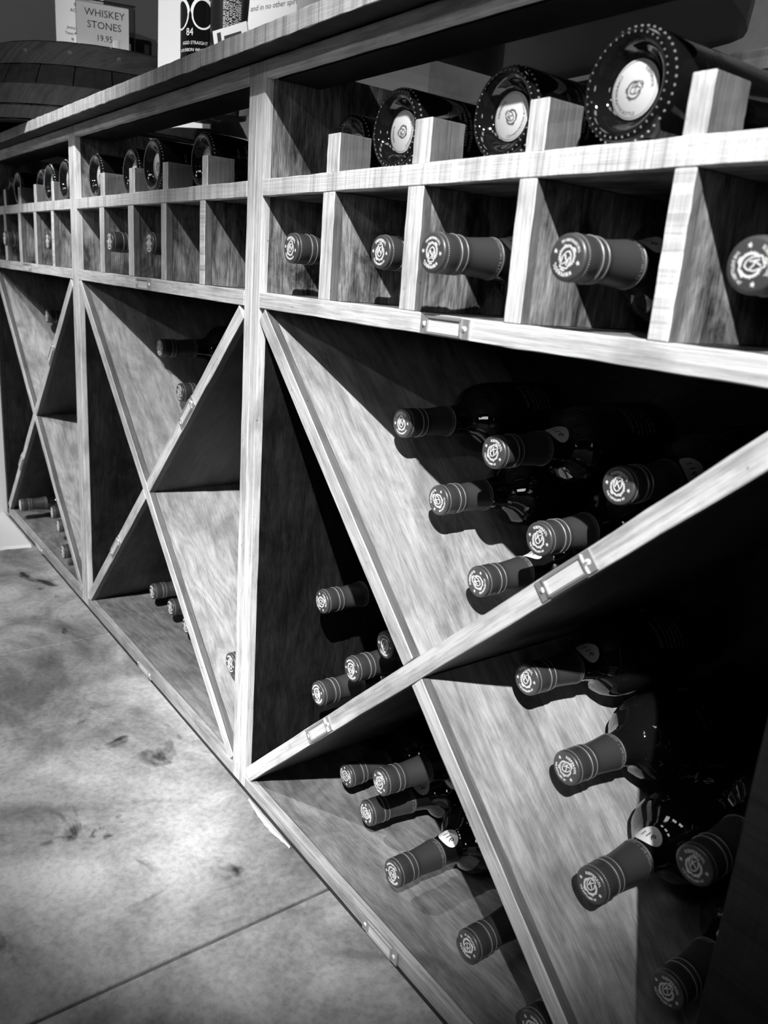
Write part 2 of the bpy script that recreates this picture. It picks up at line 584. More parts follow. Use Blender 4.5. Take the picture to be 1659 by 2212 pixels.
def rack_unit(x0, label, diag1_whole, end=False):
    """x0 = inner left edge of the bay"""
    r = tag(empty('wine_rack', (x0 + WI / 2, DEP / 2, 0)), label, 'wine rack', 'wooden wine rack units under the counter')
    ox, oy = -(x0 + WI / 2), -DEP / 2
    P = lambda x, y, z: (x0 + x + ox, y + oy, z)
    pd = DEP - SD
    hz = (ZT1 + .012) / 2
    H = ZT1 - .012
    seg = dict(segs=26, jit=.00035)
    for xs in (-T / 2, WI + T / 2):
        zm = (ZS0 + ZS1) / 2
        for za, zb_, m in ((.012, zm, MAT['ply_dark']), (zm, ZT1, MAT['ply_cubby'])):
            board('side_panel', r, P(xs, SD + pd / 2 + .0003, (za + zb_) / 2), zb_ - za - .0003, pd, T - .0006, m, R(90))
        board('side_strip', r, P(xs, SD / 2, hz), H, SD, T - .0006, MAT['post_wood'] if end and xs < 0 else MAT['strip'], R(90), **seg)  # leftmost strip of the end unit takes the darker post wood
    board('kick_board', r, P(WI / 2, .010, .0065), W - .002, .012, .0127, MAT['kick'])
    # horizontal boards with their face strips
    for z0, z1, nm in ((ZB - .017, ZB, 'floor'), (ZS0, ZS1, 'lower_shelf'), (ZM0, ZM1, 'upper_shelf')):
        ms = {'upper_shelf': MAT['strip_cross'], 'floor': MAT['strip_dirty']}.get(nm, MAT['strip'])
        m = MAT['ply_floor'] if nm == 'floor' else MAT['ply_cubby']
        board(nm + '_board', r, P(WI / 2, SD + pd / 2 + .0003, (z0 + z1) / 2), WI - .0004, pd - .001, z1 - z0 - .0006, m)
        board(nm + '_strip', r, P(WI / 2, SD / 2 - .0004, (z0 + z1) / 2), WI - .0004, SD, z1 - z0, ms, **seg)
    board('top_stretcher', r, P(WI / 2, .0405, (ZT0 + ZT1) / 2), WI - .0004, .052, ZT1 - ZT0 - .0006, MAT['ply_dark'])  # dark colour carries the shade below the counter
    board('top_strip', r, P(WI / 2, SD / 2, (ZT0 + ZT1) / 2), WI - .0004, SD, ZT1 - ZT0, MAT['strip'], **seg)
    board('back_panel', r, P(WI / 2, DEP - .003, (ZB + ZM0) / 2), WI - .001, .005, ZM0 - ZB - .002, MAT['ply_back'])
    # the crossing diagonals
    cx, cz = WI / 2, (ZB + ZS0) / 2
    dl = DLEN - T * 1.05
    half = (dl - T * 1.08) / 2
    bd = pd - .008
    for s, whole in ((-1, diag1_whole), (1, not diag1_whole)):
        mp_ = MAT['ply'] if s < 0 else MAT['ply_shade']  # rising diagonals get the plywood with shade painted in
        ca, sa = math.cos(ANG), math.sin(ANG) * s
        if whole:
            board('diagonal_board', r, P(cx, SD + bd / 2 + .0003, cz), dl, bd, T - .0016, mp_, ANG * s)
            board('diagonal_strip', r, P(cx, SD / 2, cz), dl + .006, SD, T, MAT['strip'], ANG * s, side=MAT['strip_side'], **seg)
        else:
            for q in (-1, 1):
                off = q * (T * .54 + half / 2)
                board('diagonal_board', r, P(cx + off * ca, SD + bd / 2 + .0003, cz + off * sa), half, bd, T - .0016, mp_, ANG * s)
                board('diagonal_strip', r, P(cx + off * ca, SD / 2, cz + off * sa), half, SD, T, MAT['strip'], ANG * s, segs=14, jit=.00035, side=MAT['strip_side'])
    # cubby dividers and the short cradle blocks above them
    for i, dx in enumerate(DIVX):
        tw = (.0205, .0212, .0170, .0150)[i]
        zc, hh = (ZS1 + ZM0) / 2, ZM0 - ZS1 - .0006
        board('divider', r, P(dx, SD + (pd - .01) / 2 + .0003, zc), hh, pd - .01, tw - .001, MAT['ply_cubby'], R(90))
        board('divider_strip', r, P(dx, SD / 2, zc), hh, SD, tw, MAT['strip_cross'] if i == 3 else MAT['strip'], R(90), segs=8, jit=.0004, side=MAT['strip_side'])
        board('cradle_block', r, P(dx, .0205, ZM1 + .0172), .034, .036, tw * 1.05, MAT['strip'], R(90), segs=3, jit=.0004, side=MAT['strip_side'])
    # label frames
    label_holder(r, (x0 + .320 + ox, (ZS0 + ZS1) / 2), 0, oy - .0006)
    ca, sa = math.cos(ANG), math.sin(ANG)
    for q in (.218, -.203):
        label_holder(r, (cx + q * ca + x0 + ox, cz + q * sa), ANG, oy)
    label_holder(r, (x0 + .309 + ox, ZB - .0095), 0, oy - .0006)
    return r


rack_unit(0.0, 'nearest wooden wine rack unit at the right with the fullest diagonal bins', False)
rack_unit(-W, 'middle wooden wine rack unit between the two others with few bottles', True)
rack_unit(-2 * W, 'farthest wooden wine rack unit at the left beside the pale wall', True, True)

# proud dark post closing the rack at the right, and a pale board beyond it
p = board('end_post', None, (.6755, -.0193, .46), .92, .0365, .049, MAT['post_wood'], R(90), segs=20, jit=.0004)
tag(p, 'dark stained upright post closing the right end of the nearest rack', 'post')
p = board('edge_board', None, (.7125, -.0193, .46), .92, .0365, .020, MAT['strip'], R(90), segs=20, jit=.0004)
tag(p, 'pale wooden upright board at the lower right corner beyond the dark post', 'board')

# ragged white sealant on the floor along the foot of the rack
bm = bmesh.new()
rnd = random.Random(11)
prev = None
for i in range(27):
    x = 0.012 + .0042 * i
    w = max(.0012, .0062 * math.sin(math.pi * (i + .4) / 27) + rnd.uniform(-.0006, .0006))
    a = (bm.verts.new((x, .0032, .0002)), bm.verts.new((x, .0015 - w * .5, .0024)), bm.verts.new((x, .001 - w, .0002)))
    if prev:
        bm.faces.new((prev[0], a[0], a[1], prev[1]))
        bm.faces.new((prev[1], a[1], a[2], prev[2]))
    prev = a
tag(link('sealant_bead', mesh_of(bm, 'sealant_bead', MAT['wall'], True)), 'ragged white bead of sealant on the concrete at the foot of the rack', 'sealant')

# ------------------------------------------------------------------ countertop
ct = tag(empty('countertop', (-.36, .15, ZC0)), 'worn wooden countertop with a glass inset running over all the racks', 'countertop')
cxm, cl = (XW + .004 + .72) / 2, .72 - XW - .004
board('front_board', ct, (cxm + .36, .042 - .15, (ZC1 - ZC0) / 2 + .0012), cl, .140, ZC1 - ZC0, MAT['counter'], 0, segs=120, jit=.0005, side=MAT['ply_dark'])  # underside coloured dark as painted shade
board('rear_board', ct, (cxm + .36, .355 - .15, (ZC1 - ZC0) / 2 + .0012), cl, .09, ZC1 - ZC0, MAT['counter'], 0)
bm = bmesh.new()
bm_box(bm, (0, 0, 0), (cl, .196, .006))
link('glass_inset', mesh_of(bm, 'glass_inset', MAT['clear']), ct, (cxm + .36, .2113 - .15, .0139))

# ------------------------------------------------------------------ bottles lying neck out
bm = lathe([(0, 0), (.0128, 0), (.0142, .0003), (.0149, .0010), (.0151, .0020), (.0151, .0150), (.0146, .0158), (.0146, .0164)], 48)
ME_CAP = mesh_of(bm, 'screw_cap', [MAT['capsule'], MAT['cap_face']], True)
for p_ in ME_CAP.polygons:
    if p_.center.y < .0008 and (p_.center.x ** 2 + p_.center.z ** 2) ** .5 < .0146: p_.material_index = 1
bm = bmesh.new()                               # knurled edge: small teeth round the cap
for i in range(56):
    a = 2 * math.pi * i / 56
    c, s = math.cos(a), math.sin(a)
    for y in (.0046,):
        vs = [bm.verts.new(((.0151 + h) * c - s * w, y + d, (.0151 + h) * s + c * w)) for h, w, d in
              ((0, -.0005, -.0006), (0, .0005, -.0006), (0, .0005, .0006), (0, -.0005, .0006), (.0004, 0, 0))]
        for q in ((0, 1, 4), (1, 2, 4), (2, 3, 4), (3, 0, 4)): bm.faces.new([vs[k] for k in q])
ME_KNURL = mesh_of(bm, 'knurled_edge', MAT['silver_dim'])
ME_EMB = mesh_of(emblem_bm(.0126, 'KIEPERSOL', 'THE DISTILLERY AT'), 'emblem', MAT['silver'])
bm = bmesh.new()


def torus(bm, r, y, t, n=48):
    ring = []
    for i in range(n):
        a = 2 * math.pi * i / n
        ring.append([bm.verts.new(((r + t * math.cos(b)) * math.cos(a), y + t * math.sin(b), (r + t * math.cos(b)) * math.sin(a))) for b in (0, 1.57, 3.14, 4.71)])
    for i in range(n):
        A, B = ring[i], ring[(i + 1) % n]
        for k in range(4): bm.faces.new((A[k], B[k], B[(k + 1) % 4], A[(k + 1) % 4]))


bm = bmesh.new()
torus(bm, .01515, .0178, .0004)
ME_RING1 = mesh_of(bm, 'cap_ring', MAT['silver_dim'], True)
bm = bmesh.new()
torus(bm, .0150, .0240, .0003)
ME_RING2 = mesh_of(bm, 'cap_ring', MAT['silver_dim'], True)
bm = lathe([(.0144, .0160), (.0150, .0185), (.0152, .0205), (.0147, .0222), (.0150, .0240), (.0150, .0262), (.0143, .0275),
            (.0140, .0300), (.0142, .036), (.0149, .045), (.0157, .053), (.0163, .0595), (.0164, .0618), (.0155, .0622)], 48)
ME_CAPS = mesh_of(bm, 'capsule', MAT['capsule'], True)
bm = bmesh.new()
v, f = glyphs('THE DISTILLERY AT KIEPERSOL  *  THE DISTILLERY AT KIEPERSOL  *', .0040, 1.0)
ext = max(x for x, y in v) - min(x for x, y in v)


def skirt(x, y):
    a = 2 * math.pi * .97 * x / ext
    yy = .0585 - y
    rr = .01655 - (.0600 - yy) * .075 + .0002
    return (rr * math.sin(a), yy, rr * math.cos(a))


add_flat(bm, v, f, skirt)
torus(bm, .01640, .0602, .00022)
ME_SKIRT = mesh_of(bm, 'capsule_lettering', MAT['silver_dim'])
bm = lathe([(.0135, .060), (.0150, .0635), (.0160, .070), (.0172, .078), (.0192, .084), (.0235, .0885), (.0300, .0935), (.0350, .0990), (.0385, .1075), (.0400, .1200),
            (.0403, .138), (.0403, .155), (.0403, .207), (.0393, .217), (.0360, .2255), (.030, .2285), (.022, .222), (0, .219)], 56)
ME_BODY = mesh_of(bm, 'glass_body', MAT['glass'], True)
BODY_R = lambda y: (.0158 + (y - .066) * .2) if y < .08 else .0195


def sticker_mesh():
    """oval paper sticker with a number, bent round the lower neck"""
    bm = bmesh.new()
    prof = [(.0635, .0150), (.070, .0160), (.078, .0172), (.084, .0192), (.0885, .0235), (.0935, .0300)]

    def rad(y):
        for (a, ra), (b, rb) in zip(prof, prof[1:]):
            if y <= b: return ra + (rb - ra) * (y - a) / (b - a)
        return .031

    def wrap(u, w, lift):
        y = .0752 + w
        r = rad(y) + lift
        a = u / r
        return (r * math.sin(a), y, r * math.cos(a))
    N, K = 28, 4
    cen = bm.verts.new(wrap(0, 0, .0004))
    rings = []
    for k in range(1, K + 1):
        rings.append([bm.verts.new(wrap(.0128 * k / K * math.cos(2 * math.pi * i / N), .0098 * k / K * math.sin(2 * math.pi * i / N), .0004)) for i in range(N)])
    for i in range(N):
        j = (i + 1) % N
        bm.faces.new((cen, rings[0][i], rings[0][j]))
        for a, b in zip(rings, rings[1:]): bm.faces.new((a[i], a[j], b[j], b[i]))
    v, f = glyphs('116', .0095)
    add_flat(bm, v, f, lambda x, y: wrap(x, -(y - .003), .0008), 1)
    return mesh_of(bm, 'sticker', [MAT['paper'], MAT['ink']], False)


ME_STICK = sticker_mesh()


def body_print(rows_):
    bm = bmesh.new()
    R0 = .0405
    for txt, size, y0, a0 in rows_: 
        v, f = glyphs(txt, size)
        add_flat(bm, v, f, lambda x, y: (R0 * math.sin(a0 + x / R0), y0 - y, R0 * math.cos(a0 + x / R0)))
    return mesh_of(bm, 'body_print', MAT['print'])


ROWS_A = (("Jimmy's", .024, .165, -.5), ('TEXAS', .006, .205, -.45), ('STRAIGHT BOURBON', .005, .196, -.45), ('CASK STRENGTH', .0045, .188, -.45))
ROWS_B = (('THROUGH', .006, .150, 1.1), ('time and patience we', .004, .158, 1.1), ('make a bourbon from', .004, .164, 1.1),
                              ('our own grain and our', .004, .170, 1.1), ('own cellar of barrels', .004, .176, 1.1), ('aged beneath the sun', .004, .182, 1.1))
ME_PRINT, ME_SIDE = body_print(ROWS_A), body_print(ROWS_B)


def spirit_bottle(loc, roll, label, group, stick=True, yawd=0.0, tilt=0.0):
    rot = (Matrix.Rotation(R(yawd), 3, 'Z') @ Matrix.Rotation(R(tilt), 3, 'X') @ Matrix.Rotation(R(roll), 3, 'Y')).to_euler()
    b = tag(empty('spirit_bottle', loc, rot), label, 'bottle', group)
    link('glass_body', ME_BODY, b)
    cs = link('capsule', ME_CAPS, b)
    link('capsule_lettering', ME_SKIRT, cs)
    cp = link('screw_cap', ME_CAP, b)
    link('emblem', ME_EMB, cp)
    link('knurled_edge', ME_KNURL, cp)
    link('cap_ring', ME_RING1, cs)
    link('cap_ring', ME_RING2, cs)
    if stick:
        # the sticker and print keep their own place round the neck
        link('sticker', ME_STICK, b, None, (0, R(stick if stick is not True else -30) - R(roll), 0))
    link('body_print', ME_PRINT, b, None, (0, R(-20) - R(roll), 0))
    link('side_print', ME_SIDE, b, None, (0, R(-20) - R(roll), 0))
    return b


GA = 'spirit bottles in the nearest rack'
GB = 'spirit bottles in the middle rack'
GC = 'spirit bottles in the farthest rack'
S = 'dark spirit bottle '
AR = 'of the nearest rack'
BOT = [
    # upper bin of the nearest rack: cap face, roll, label, group, sticker angle (False = turned away), yaw, tilt
    ((.314, .075, .406), -75, S + 'lowest in the upper bin, right above the brass label frame', GA, -15),
    ((.247, .074, .469), -70, S + 'second up the diagonal board in the upper bin ' + AR, GA, False),
    ((.179, .074, .534), -8, S + 'highest up the diagonal board in the upper bin ' + AR, GA, False),
    ((.324, .066, .535), 25, S + 'in the top row of the upper bin, left of the rightmost', GA, 20),
    ((.386, .070, .472), 8, S + 'low in the upper bin, directly above the one over the label frame', GA, False),
    ((.457, .070, .537), 5, S + 'rightmost in the upper bin ' + AR + ', crest upright', GA, 50),
    # left bin
    ((.054, .070, .287), 60, S + 'highest in the left bin, alone against the side panel', GA, False),
    ((.212, .050, .301), 175, S + 'at the right tip of the left bin, cut by the strip', GA, False),
    ((.150, .053, .243), 170, S + 'resting mid-way along the diagonal in the left bin', GA, False),
    ((.087, .050, .181), 150, S + 'lowest in the left bin, nearest the small label frame', GA, False),
    # right bin
    ((.3860, .079, .3360), -10, S + 'topmost in the right bin, just under the long diagonal', GA, 18, -1.0, -1.3),
    ((.447, .075, .280), 40, S + 'second down the diagonal board in the right bin', GA, False, -1.5, -1.9),
    ((.511, .045, .2185), 10, S + 'with white oval 116 sticker, third down the right bin board', GA, -8),
    ((.5870, .050, .291), -5, S + 'in deep shade near the dark post, upper of two', GA, False),
    ((.577, .071, .1565), 15, S + 'in deep shade near the dark post, lower of two', GA, 25),
    # bottom bin
    ((.1157, .081, .0712), 70, S + 'leftmost in the bottom bin ' + AR, GA, False),
    ((.233, .042, .147), 20, S + 'lying on top of two others in the bottom bin', GA, False, -3.2, -1.2),
    ((.189, .061, .0712), 80, S + 'under the stacked one in the bottom bin, dim round sticker', GA, 10, -3.9),
    ((.285, .028, .0712), 165, S + 'with oval 116 sticker, on the bottom bin floor in front', GA, 5),
    ((.400, .032, .0712), 200, S + 'on the bottom bin floor, partly behind the diagonal foot', GA, False),
    ((.496, .020, .0712), 30, S + 'cut off by the bottom edge of the picture', GA, False),
    # cubbies of the nearest rack
    ((.061, .002, .699), 10, S + 'in the first cubby right of the thick double upright', GA, False),
    ((.200, .016, .699), 5, S + 'in the second cubby ' + AR + ', set back', GA, False),
    ((.3305, -.030, .6975), 185, S + 'in the third cubby ' + AR + ', capsule sticking out', GA, 30),
    ((.460, -.025, .6975), 200, S + 'in the fourth cubby ' + AR, GA, 15),
    ((.580, -.015, .6975), 75, S + 'in the last cubby at the right picture edge', GA, False),
    # middle rack
    ((-.497, .078, .536), 0, S + 'highest in the upper bin of the middle rack', GB, False),
    ((-.429, .085, .4715), 20, S + 'in the upper bin of the middle rack, beside its label frame', GB, False),
    ((-.089, .019, .1495), 0, S + 'alone in the right bin of the middle rack', GB, False),
    ((-.558, .085, .0712), 0, S + 'leftmost of three on the floor of the middle rack', GB, False, -1),
    ((-.473, .087, .0712), 0, S + 'second of three on the floor of the middle rack', GB, False),
    ((-.389, .081, .0712), 0, S + 'third of three on the middle rack floor, behind the strip', GB, False),
    ((-.474, -.010, .699), 0, S + 'in the second cubby of the middle rack', GB, False),
    ((-.342, .003, .699), 0, S + 'in the third cubby of the middle rack', GB, False),
    # farthest rack
    ((-1.169, .069, .5345), 0, S + 'alone in the upper bin of the farthest rack', GC, False),
    ((-1.221, .001, .0712), 0, S + 'leftmost on the floor of the farthest rack', GC, False),
    ((-1.133, .053, .0712), 0, S + 'second from the left on the floor of the farthest rack', GC, False),
    ((-1.023, .038, .0712), 0, S + 'third from the left on the floor of the farthest rack', GC, False),
    ((-.845, .000, .0712), 0, S + 'rightmost on the floor of the farthest rack', GC, False),
    ((-1.147, -.017, .698), 0, S + 'in the farthest rack, sticking out of its second cubby', GC, False),
    ((-.887, .005, .697), 0, S + 'in the fourth cubby of the farthest rack', GC, False),
]
for loc, roll, lab, grp, st, *tw in BOT:
    spirit_bottle(loc, roll, lab, grp, st, *tw)

# ------------------------------------------------------------------ wine bottles lying bottom out on the top shelf
WR = .0345
bm = lathe([(0, .0125), (.0085, .0122), (.0180, .0112), (.0215, .0085), (.0240, .0045), (.0272, .0008), (.0300, 0), (.0325, .0010),
            (.0341, .0045), (WR, .0100), (WR, .165), (.0335, .176), (.0290, .192), (.0220, .206), (.0165, .215), (.0148, .224), (.0143, .252), (.0150, .2545), (0, .2545)], 64)
ME_WB = mesh_of(bm, 'glass_body', MAT['glass'], True)
bm = bmesh.new()
for rr, yy, nn, s in ((.0334, .0040, 44, .0011), (.0300, .0006, 40, .0009)):
    for i in range(nn):
        a = 2 * math.pi * (i + (.5 if rr < .03 else 0)) / nn
        bmesh.ops.create_icosphere(bm, subdivisions=1, radius=s, matrix=Matrix.Translation((rr * math.cos(a), yy, rr * math.sin(a))))
ME_BUMP = mesh_of(bm, 'glass_bumps', MAT['bumps'], True)
bm = lathe([(0, 0), (.0172, 0), (.0176, .0003), (.0176, .0008), (0, .0008)], 44)
ME_DISC = mesh_of(bm, 'base_label', MAT['label_paper'], True)
bm = emblem_bm(.0168, 'KIEPERSOL', '', h=-.0002, txt=.17, scale=.62, stars=False)
g = arc_bot(.0150)
v, f = glyphs('COMMEMORATIVE BOTTLE', .0030, 1.0)
add_flat(bm, v, f, lambda x, y: (g(x, y)[0], -.0002, g(x, y)[1]))
bm2 = bmesh.new()
bm2.free()
for r_ in (.0162,):
    vs = []
    for i in range(60):
        a0, a1 = 2 * math.pi * i / 60, 2 * math.pi * (i + 1) / 60
        add_flat(bm, [(r_ * math.cos(a0), r_ * math.sin(a0)), ((r_ + .00025) * math.cos(a0), (r_ + .00025) * math.sin(a0)),
                      ((r_ + .00025) * math.cos(a1), (r_ + .00025) * math.sin(a1)), (r_ * math.cos(a1), r_ * math.sin(a1))], [(0, 1, 2, 3)], lambda x, y: (x, -.0002, y))
ME_DPRINT = mesh_of(bm, 'label_print', MAT['label_ink'])
bm = bmesh.new()
for k, txt in enumerate(('BOTTLED AND ENJOYED', 'CELLARED IN TEXAS', 'TYLER, TEXAS', '', '750 ML')):
    if not txt: continue
    v, f = glyphs(txt, .0042)
    R0 = WR + .0002
    add_flat(bm, v, f, lambda x, y: (R0 * math.sin(1.25 + x / R0), .062 - k * .006 - y, R0 * math.cos(1.25 + x / R0)))
ME_WPRINT = mesh_of(bm, 'body_print', MAT['print'])


def wine_bottle(loc, roll, label, group):
    b = tag(empty('wine_bottle', loc, (0, 0, 0)), label, 'bottle', group)
    link('glass_body', ME_WB, b)
    link('glass_bumps', ME_BUMP, b, None, (0, R(roll * .5), 0))
    d = link('base_label', ME_DISC, b, (0, .0095, -.0006), (0, R(roll), 0))
    tag(d, 'round white base label with a printed crest')
    link('label_print', ME_DPRINT, d)
    link('body_print', ME_WPRINT, b)
    return b


WG = {0: 'wine bottles on the top shelf of the nearest rack', 1: 'wine bottles on the top shelf of the middle rack', 2: 'wine bottles on the top shelf of the farthest rack'}
Wd = 'wine bottle lying bottom out, '
for loc, roll, lab, u in [
    ((.061, .066), 10, 'leftmost on the nearest top shelf behind a block', 0),
    ((.200, .022), -95, 'second from the left on the nearest top shelf', 0),
    ((.332, .026), -60, 'third from the left on the nearest top shelf', 0),
    ((.460, .008), 60, 'rightmost and largest on the nearest top shelf', 0),
    ((-.613, .013), 0, 'leftmost on the middle top shelf', 1),
    ((-.474, .023), 30, 'second on the middle top shelf, behind a block', 1),
    ((-.342, .007), 60, 'third on the middle top shelf, label fully visible', 1),
    ((-.213, .023), 90, 'rightmost on the middle top shelf, nearest the post', 1),
    ((-.769, .007), 0, 'rightmost on the farthest top shelf beside the post', 2),
    ((-.887, .011), 0, 'fourth from the left on the farthest top shelf', 2),
    ((-1.015, .029), 0, 'middle one set back on the farthest top shelf', 2),
    ((-1.147, .014), 0, 'second from the left on the farthest top shelf', 2),
    ((-1.286, .032), 0, 'leftmost on the farthest top shelf', 2),
]:
    wine_bottle((loc[0], loc[1], ZM1 + WR + .0003), roll, Wd + lab, WG[u])

# ------------------------------------------------------------------ half barrel on the counter
BX, BY, BZ, BH = -1.075, .190, ZC1 + .0022, .150
br = tag(empty('half_barrel', (BX, BY, BZ)), 'dark half whiskey barrel with broad hoops standing on the far end of the counter', 'barrel')
NS = 26


def brad(z): return .307 - .076 * (z / BH) ** 1.5


bm = bmesh.new()
cols = []
for k in range(9):
    z = BH * k / 8
    w = math.pi / NS * .97
    row = []
    for rr, a in ((brad(z), -w), (brad(z) + .0012, 0), (brad(z), w), (brad(z) - .022, w), (brad(z) - .022, -w)):
        row.append(bm.verts.new((rr * math.cos(a), rr * math.sin(a), z)))
    cols.append(row)
for a, b in zip(cols, cols[1:]):
    for i in range(5):
        j = (i + 1) % 5
        bm.faces.new((a[i], a[j], b[j], b[i]))
bm.faces.new(cols[0])
bm.faces.new(cols[-1][::-1])
ME_STAVE = mesh_of(bm, 'stave', MAT['stave'])
for i in range(NS):
    link('stave', ME_STAVE, br, None, (0, 0, 2 * math.pi * (i + .3) / NS))


def hoop(z0, z1):
    bm = bmesh.new()
    n = 72
    rows = []
    for i in range(n):
        a = 2 * math.pi * i / n
        rows.append([bm.verts.new((r * math.cos(a), r * math.sin(a), z)) for r, z in
                     ((brad(z0) + .0025, z0), (brad((z0 + z1) / 2) + .004, (z0 + z1) / 2), (brad(z1) + .0025, z1), (brad(z1) + .0005, z1), (brad(z0) + .0005, z0))])
    for i in range(n):
        A, B = rows[i], rows[(i + 1) % n]
        for k in range(5): bm.faces.new((A[k], B[k], B[(k + 1) % 5], A[(k + 1) % 5]))
    return mesh_of(bm, 'hoop', MAT['hoop'], True)


for z0, z1 in ((.004, .026), (.030, .066), (.104, .147)):
    h = link('hoop', hoop(z0, z1), br)
bm = lathe([(0, -.0012), (.004, -.0010), (.0055, 0)], 12)
mr = mesh_of(bm, 'rivet', MAT['ink'], True)
for i in range(18):
    a = 2 * math.pi * i / 18 + .12
    rr = brad(.126) + .0042
    link('rivet', mr, h, (rr * math.cos(a), rr * math.sin(a), .126), (0, 0, a + math.pi / 2))
bm = lathe([(0, BH - .003), (.205, BH - .003), (.205, BH - .020), (0, BH - .020)], 48, 'Z')
link('barrel_head', mesh_of(bm, 'barrel_head', MAT['stave']), br)
TOPZ = BZ + BH - .0025

# things standing on the barrel: turned towards the aisle
SD_ = Vector((.312, .950, 0))                  # horizontal direction of the sign's width
SA = math.atan2(SD_.y, SD_.x)


def at_sign(u, dn, z): return (-1.0 + SD_.x * u + .95 * dn, .15 + SD_.y * u - .312 * dn, z)


def flat_text(bm, txt, size, cx, cz, y=-.0006, mi=1, sx=1.0):
    v, f = glyphs(txt, size)
    add_flat(bm, v, f, lambda a, b: (cx + a * sx, y, cz + b), mi)


def serif_text(bm, txt, size, cx, cz, y=-.0006, mi=1, sx=1.0):
    """lettering with small slab serifs at the feet and heads"""
    v, f = glyphs(txt, size, 1.12)
    add_flat(bm, v, f, lambda a, b: (cx + a * sx, y, cz + b), mi)


# acrylic sign holder with card
sg = tag(empty('sign_holder', at_sign(0.012, 0, TOPZ), (0, 0, SA)), 'clear sign holder with a WHISKEY STONES 19.95 price card on the barrel', 'sign')
bm = bmesh.new()
bm_box(bm, (0, -.0012, .056), (.112, .0016, .112))
bm_box(bm, (0, .0032, .056), (.112, .0016, .112))
bm_box(bm, (0, .010, .0012), (.112, .050, .0024))
link('acrylic_holder', mesh_of(bm, 'acrylic_holder', MAT['acrylic']), sg)
bm = bmesh.new()
bm_box(bm, (0, 0, .1128), (.117, .0075, .0030))
bm_box(bm, (.0565, 0, .052), (.0018, .006, .112))
link('holder_edge', mesh_of(bm, 'holder_edge', MAT['chrome']), sg)
bm = bmesh.new()
bm_box(bm, (-.0045, .001, .055), (.099, .0007, .108))
flat_text(bm, 'WHISKEY', .0185, -.001, .0855, .0004, 1, .98)
flat_text(bm, 'STONES', .0185, -.002, .0640, .0004, 1, .98)
flat_text(bm, '19.95', .0165, -.002, .0420, .0004, 1, .86)
link('price_card', mesh_of(bm, 'price_card', [MAT['paper'], MAT['ink']]), sg)
# paper sheet behind it
sh = tag(empty('paper_sheet', at_sign(-.037, -.045, TOPZ), (0, 0, SA)), 'taller printed paper sheet behind the price card on the barrel', 'paper')
bm = bmesh.new()
bm_box(bm, (0, 0, .075), (.092, .0012, .150))
flat_text(bm, 'BY', .0085, -.006, .108, -.0008)
flat_text(bm, 'ACCLAIM', .0085, .000, .0975, -.0012)
for k, t_ in enumerate(("Jimmy's Pla", 'Texas Play Re', 'Black')):
    flat_text(bm, t_, .0065, -.0105, .066 - .0105 * k, -.0012)
link('printed_sheet', mesh_of(bm, 'printed_sheet', [MAT['paper'], MAT['ink']]), sh)


def hang_box(u, dn, lab, word, rot):
    b = tag(empty('stone_carton', at_sign(u, dn, TOPZ), (0, 0, SA + rot)), lab, 'box', 'small white cartons on the barrel')
    bm = bmesh.new()
    bm_box(bm, (0, .010, .014), (.036, .022, .028))
    flat_text(bm, word, .0075, -.002, .0135, -.0016)
    for x0, x1, z0, z1 in ((-.014, .011, .0115, .0123), (-.014, .011, .0215, .0223), (-.014, -.0133, .0115, .022), (.0103, .011, .0115, .022)):
        bm_box(bm, ((x0 + x1) / 2, -.0014, (z0 + z1) / 2), (x1 - x0, .0004, z1 - z0), 1)
    link('carton', mesh_of(bm, 'carton', [MAT['whitebox'], MAT['ink']]), b)
    bm = bmesh.new()
    # hang tab with a sombrero-shaped hole cut through
    w, z0, z1 = .0175, .028, .050
    hole = [(-.0095, .0385), (-.004, .0395), (-.002, .0425), (.002, .0425), (.004, .0395), (.0095, .0385), (.006, .0365), (-.006, .0365)]
    outer = [(-w, z0 + .008), (-w, z1 - .004), (-.004, z1), (.004, z1), (w, z1 - .004), (w, z0 + .008), (w, z0), (-w, z0)]
    for yy in (.0195, .0203):
        vo = [bm.verts.new((x, yy, z)) for x, z in outer]
        vh = [bm.verts.new((x, yy, z)) for x, z in hole]
        for i in range(8):
            j = (i + 1) % 8
            bm.faces.new((vo[i], vo[j], vh[j], vh[i]))
    link('hang_tab', mesh_of(bm, 'hang_tab', MAT['whitebox']), b)


hang_box(-.030, .018, 'small white carton with a hang tab at the left foot of the price card', 'TWISK', 0.0)
hang_box(.047, .018, 'small white carton with a hang tab at the right foot of the price card', 'TWISK', .2)
# black case behind
bm = bmesh.new()
pts = [(-.112, 0), (-.112, .030), (-.080, .046), (.060, .082), (.104, .074), (.116, .060), (.116, 0)]
for y in (0, .05):
    bm.faces.new([bm.verts.new((x, y, z)) for x, z in pts])
bm.verts.ensure_lookup_table()
k = len(pts)
for i in range(k):
    j = (i + 1) % k
    bm.faces.new((bm.verts[i], bm.verts[j], bm.verts[k + j], bm.verts[k + i]))
tag(link('black_case', mesh_of(bm, 'black_case', MAT['black']), None, at_sign(.008, -.062, TOPZ), (0, 0, SA)), 'black case with sloping top behind the signs on the barrel', 'case')

# ------------------------------------------------------------------ things standing on the counter
GZ = ZC1 + .0018
# tall white folded display board
bm = bmesh.new()
pts = [(-.690, .150), (-.632, .166), (-.588, .205), (-.590, .208), (-.633, .169), (-.690, .153)]
lo_ = [bm.verts.new((x, y, GZ)) for x, y in pts]
hi_ = [bm.verts.new((x + .012, y, GZ + .32)) for x, y in pts]
for i in range(6):
    j = (i + 1) % 6
    bm.faces.new((lo_[i], lo_[j], hi_[j], hi_[i]))
bm.faces.new(lo_)
bm.faces.new(hi_[::-1])
tag(link('display_board', mesh_of(bm, 'display_board', MAT['whitebox'])), 'tall folded white display board on the counter beside the whiskey bottle', 'board')

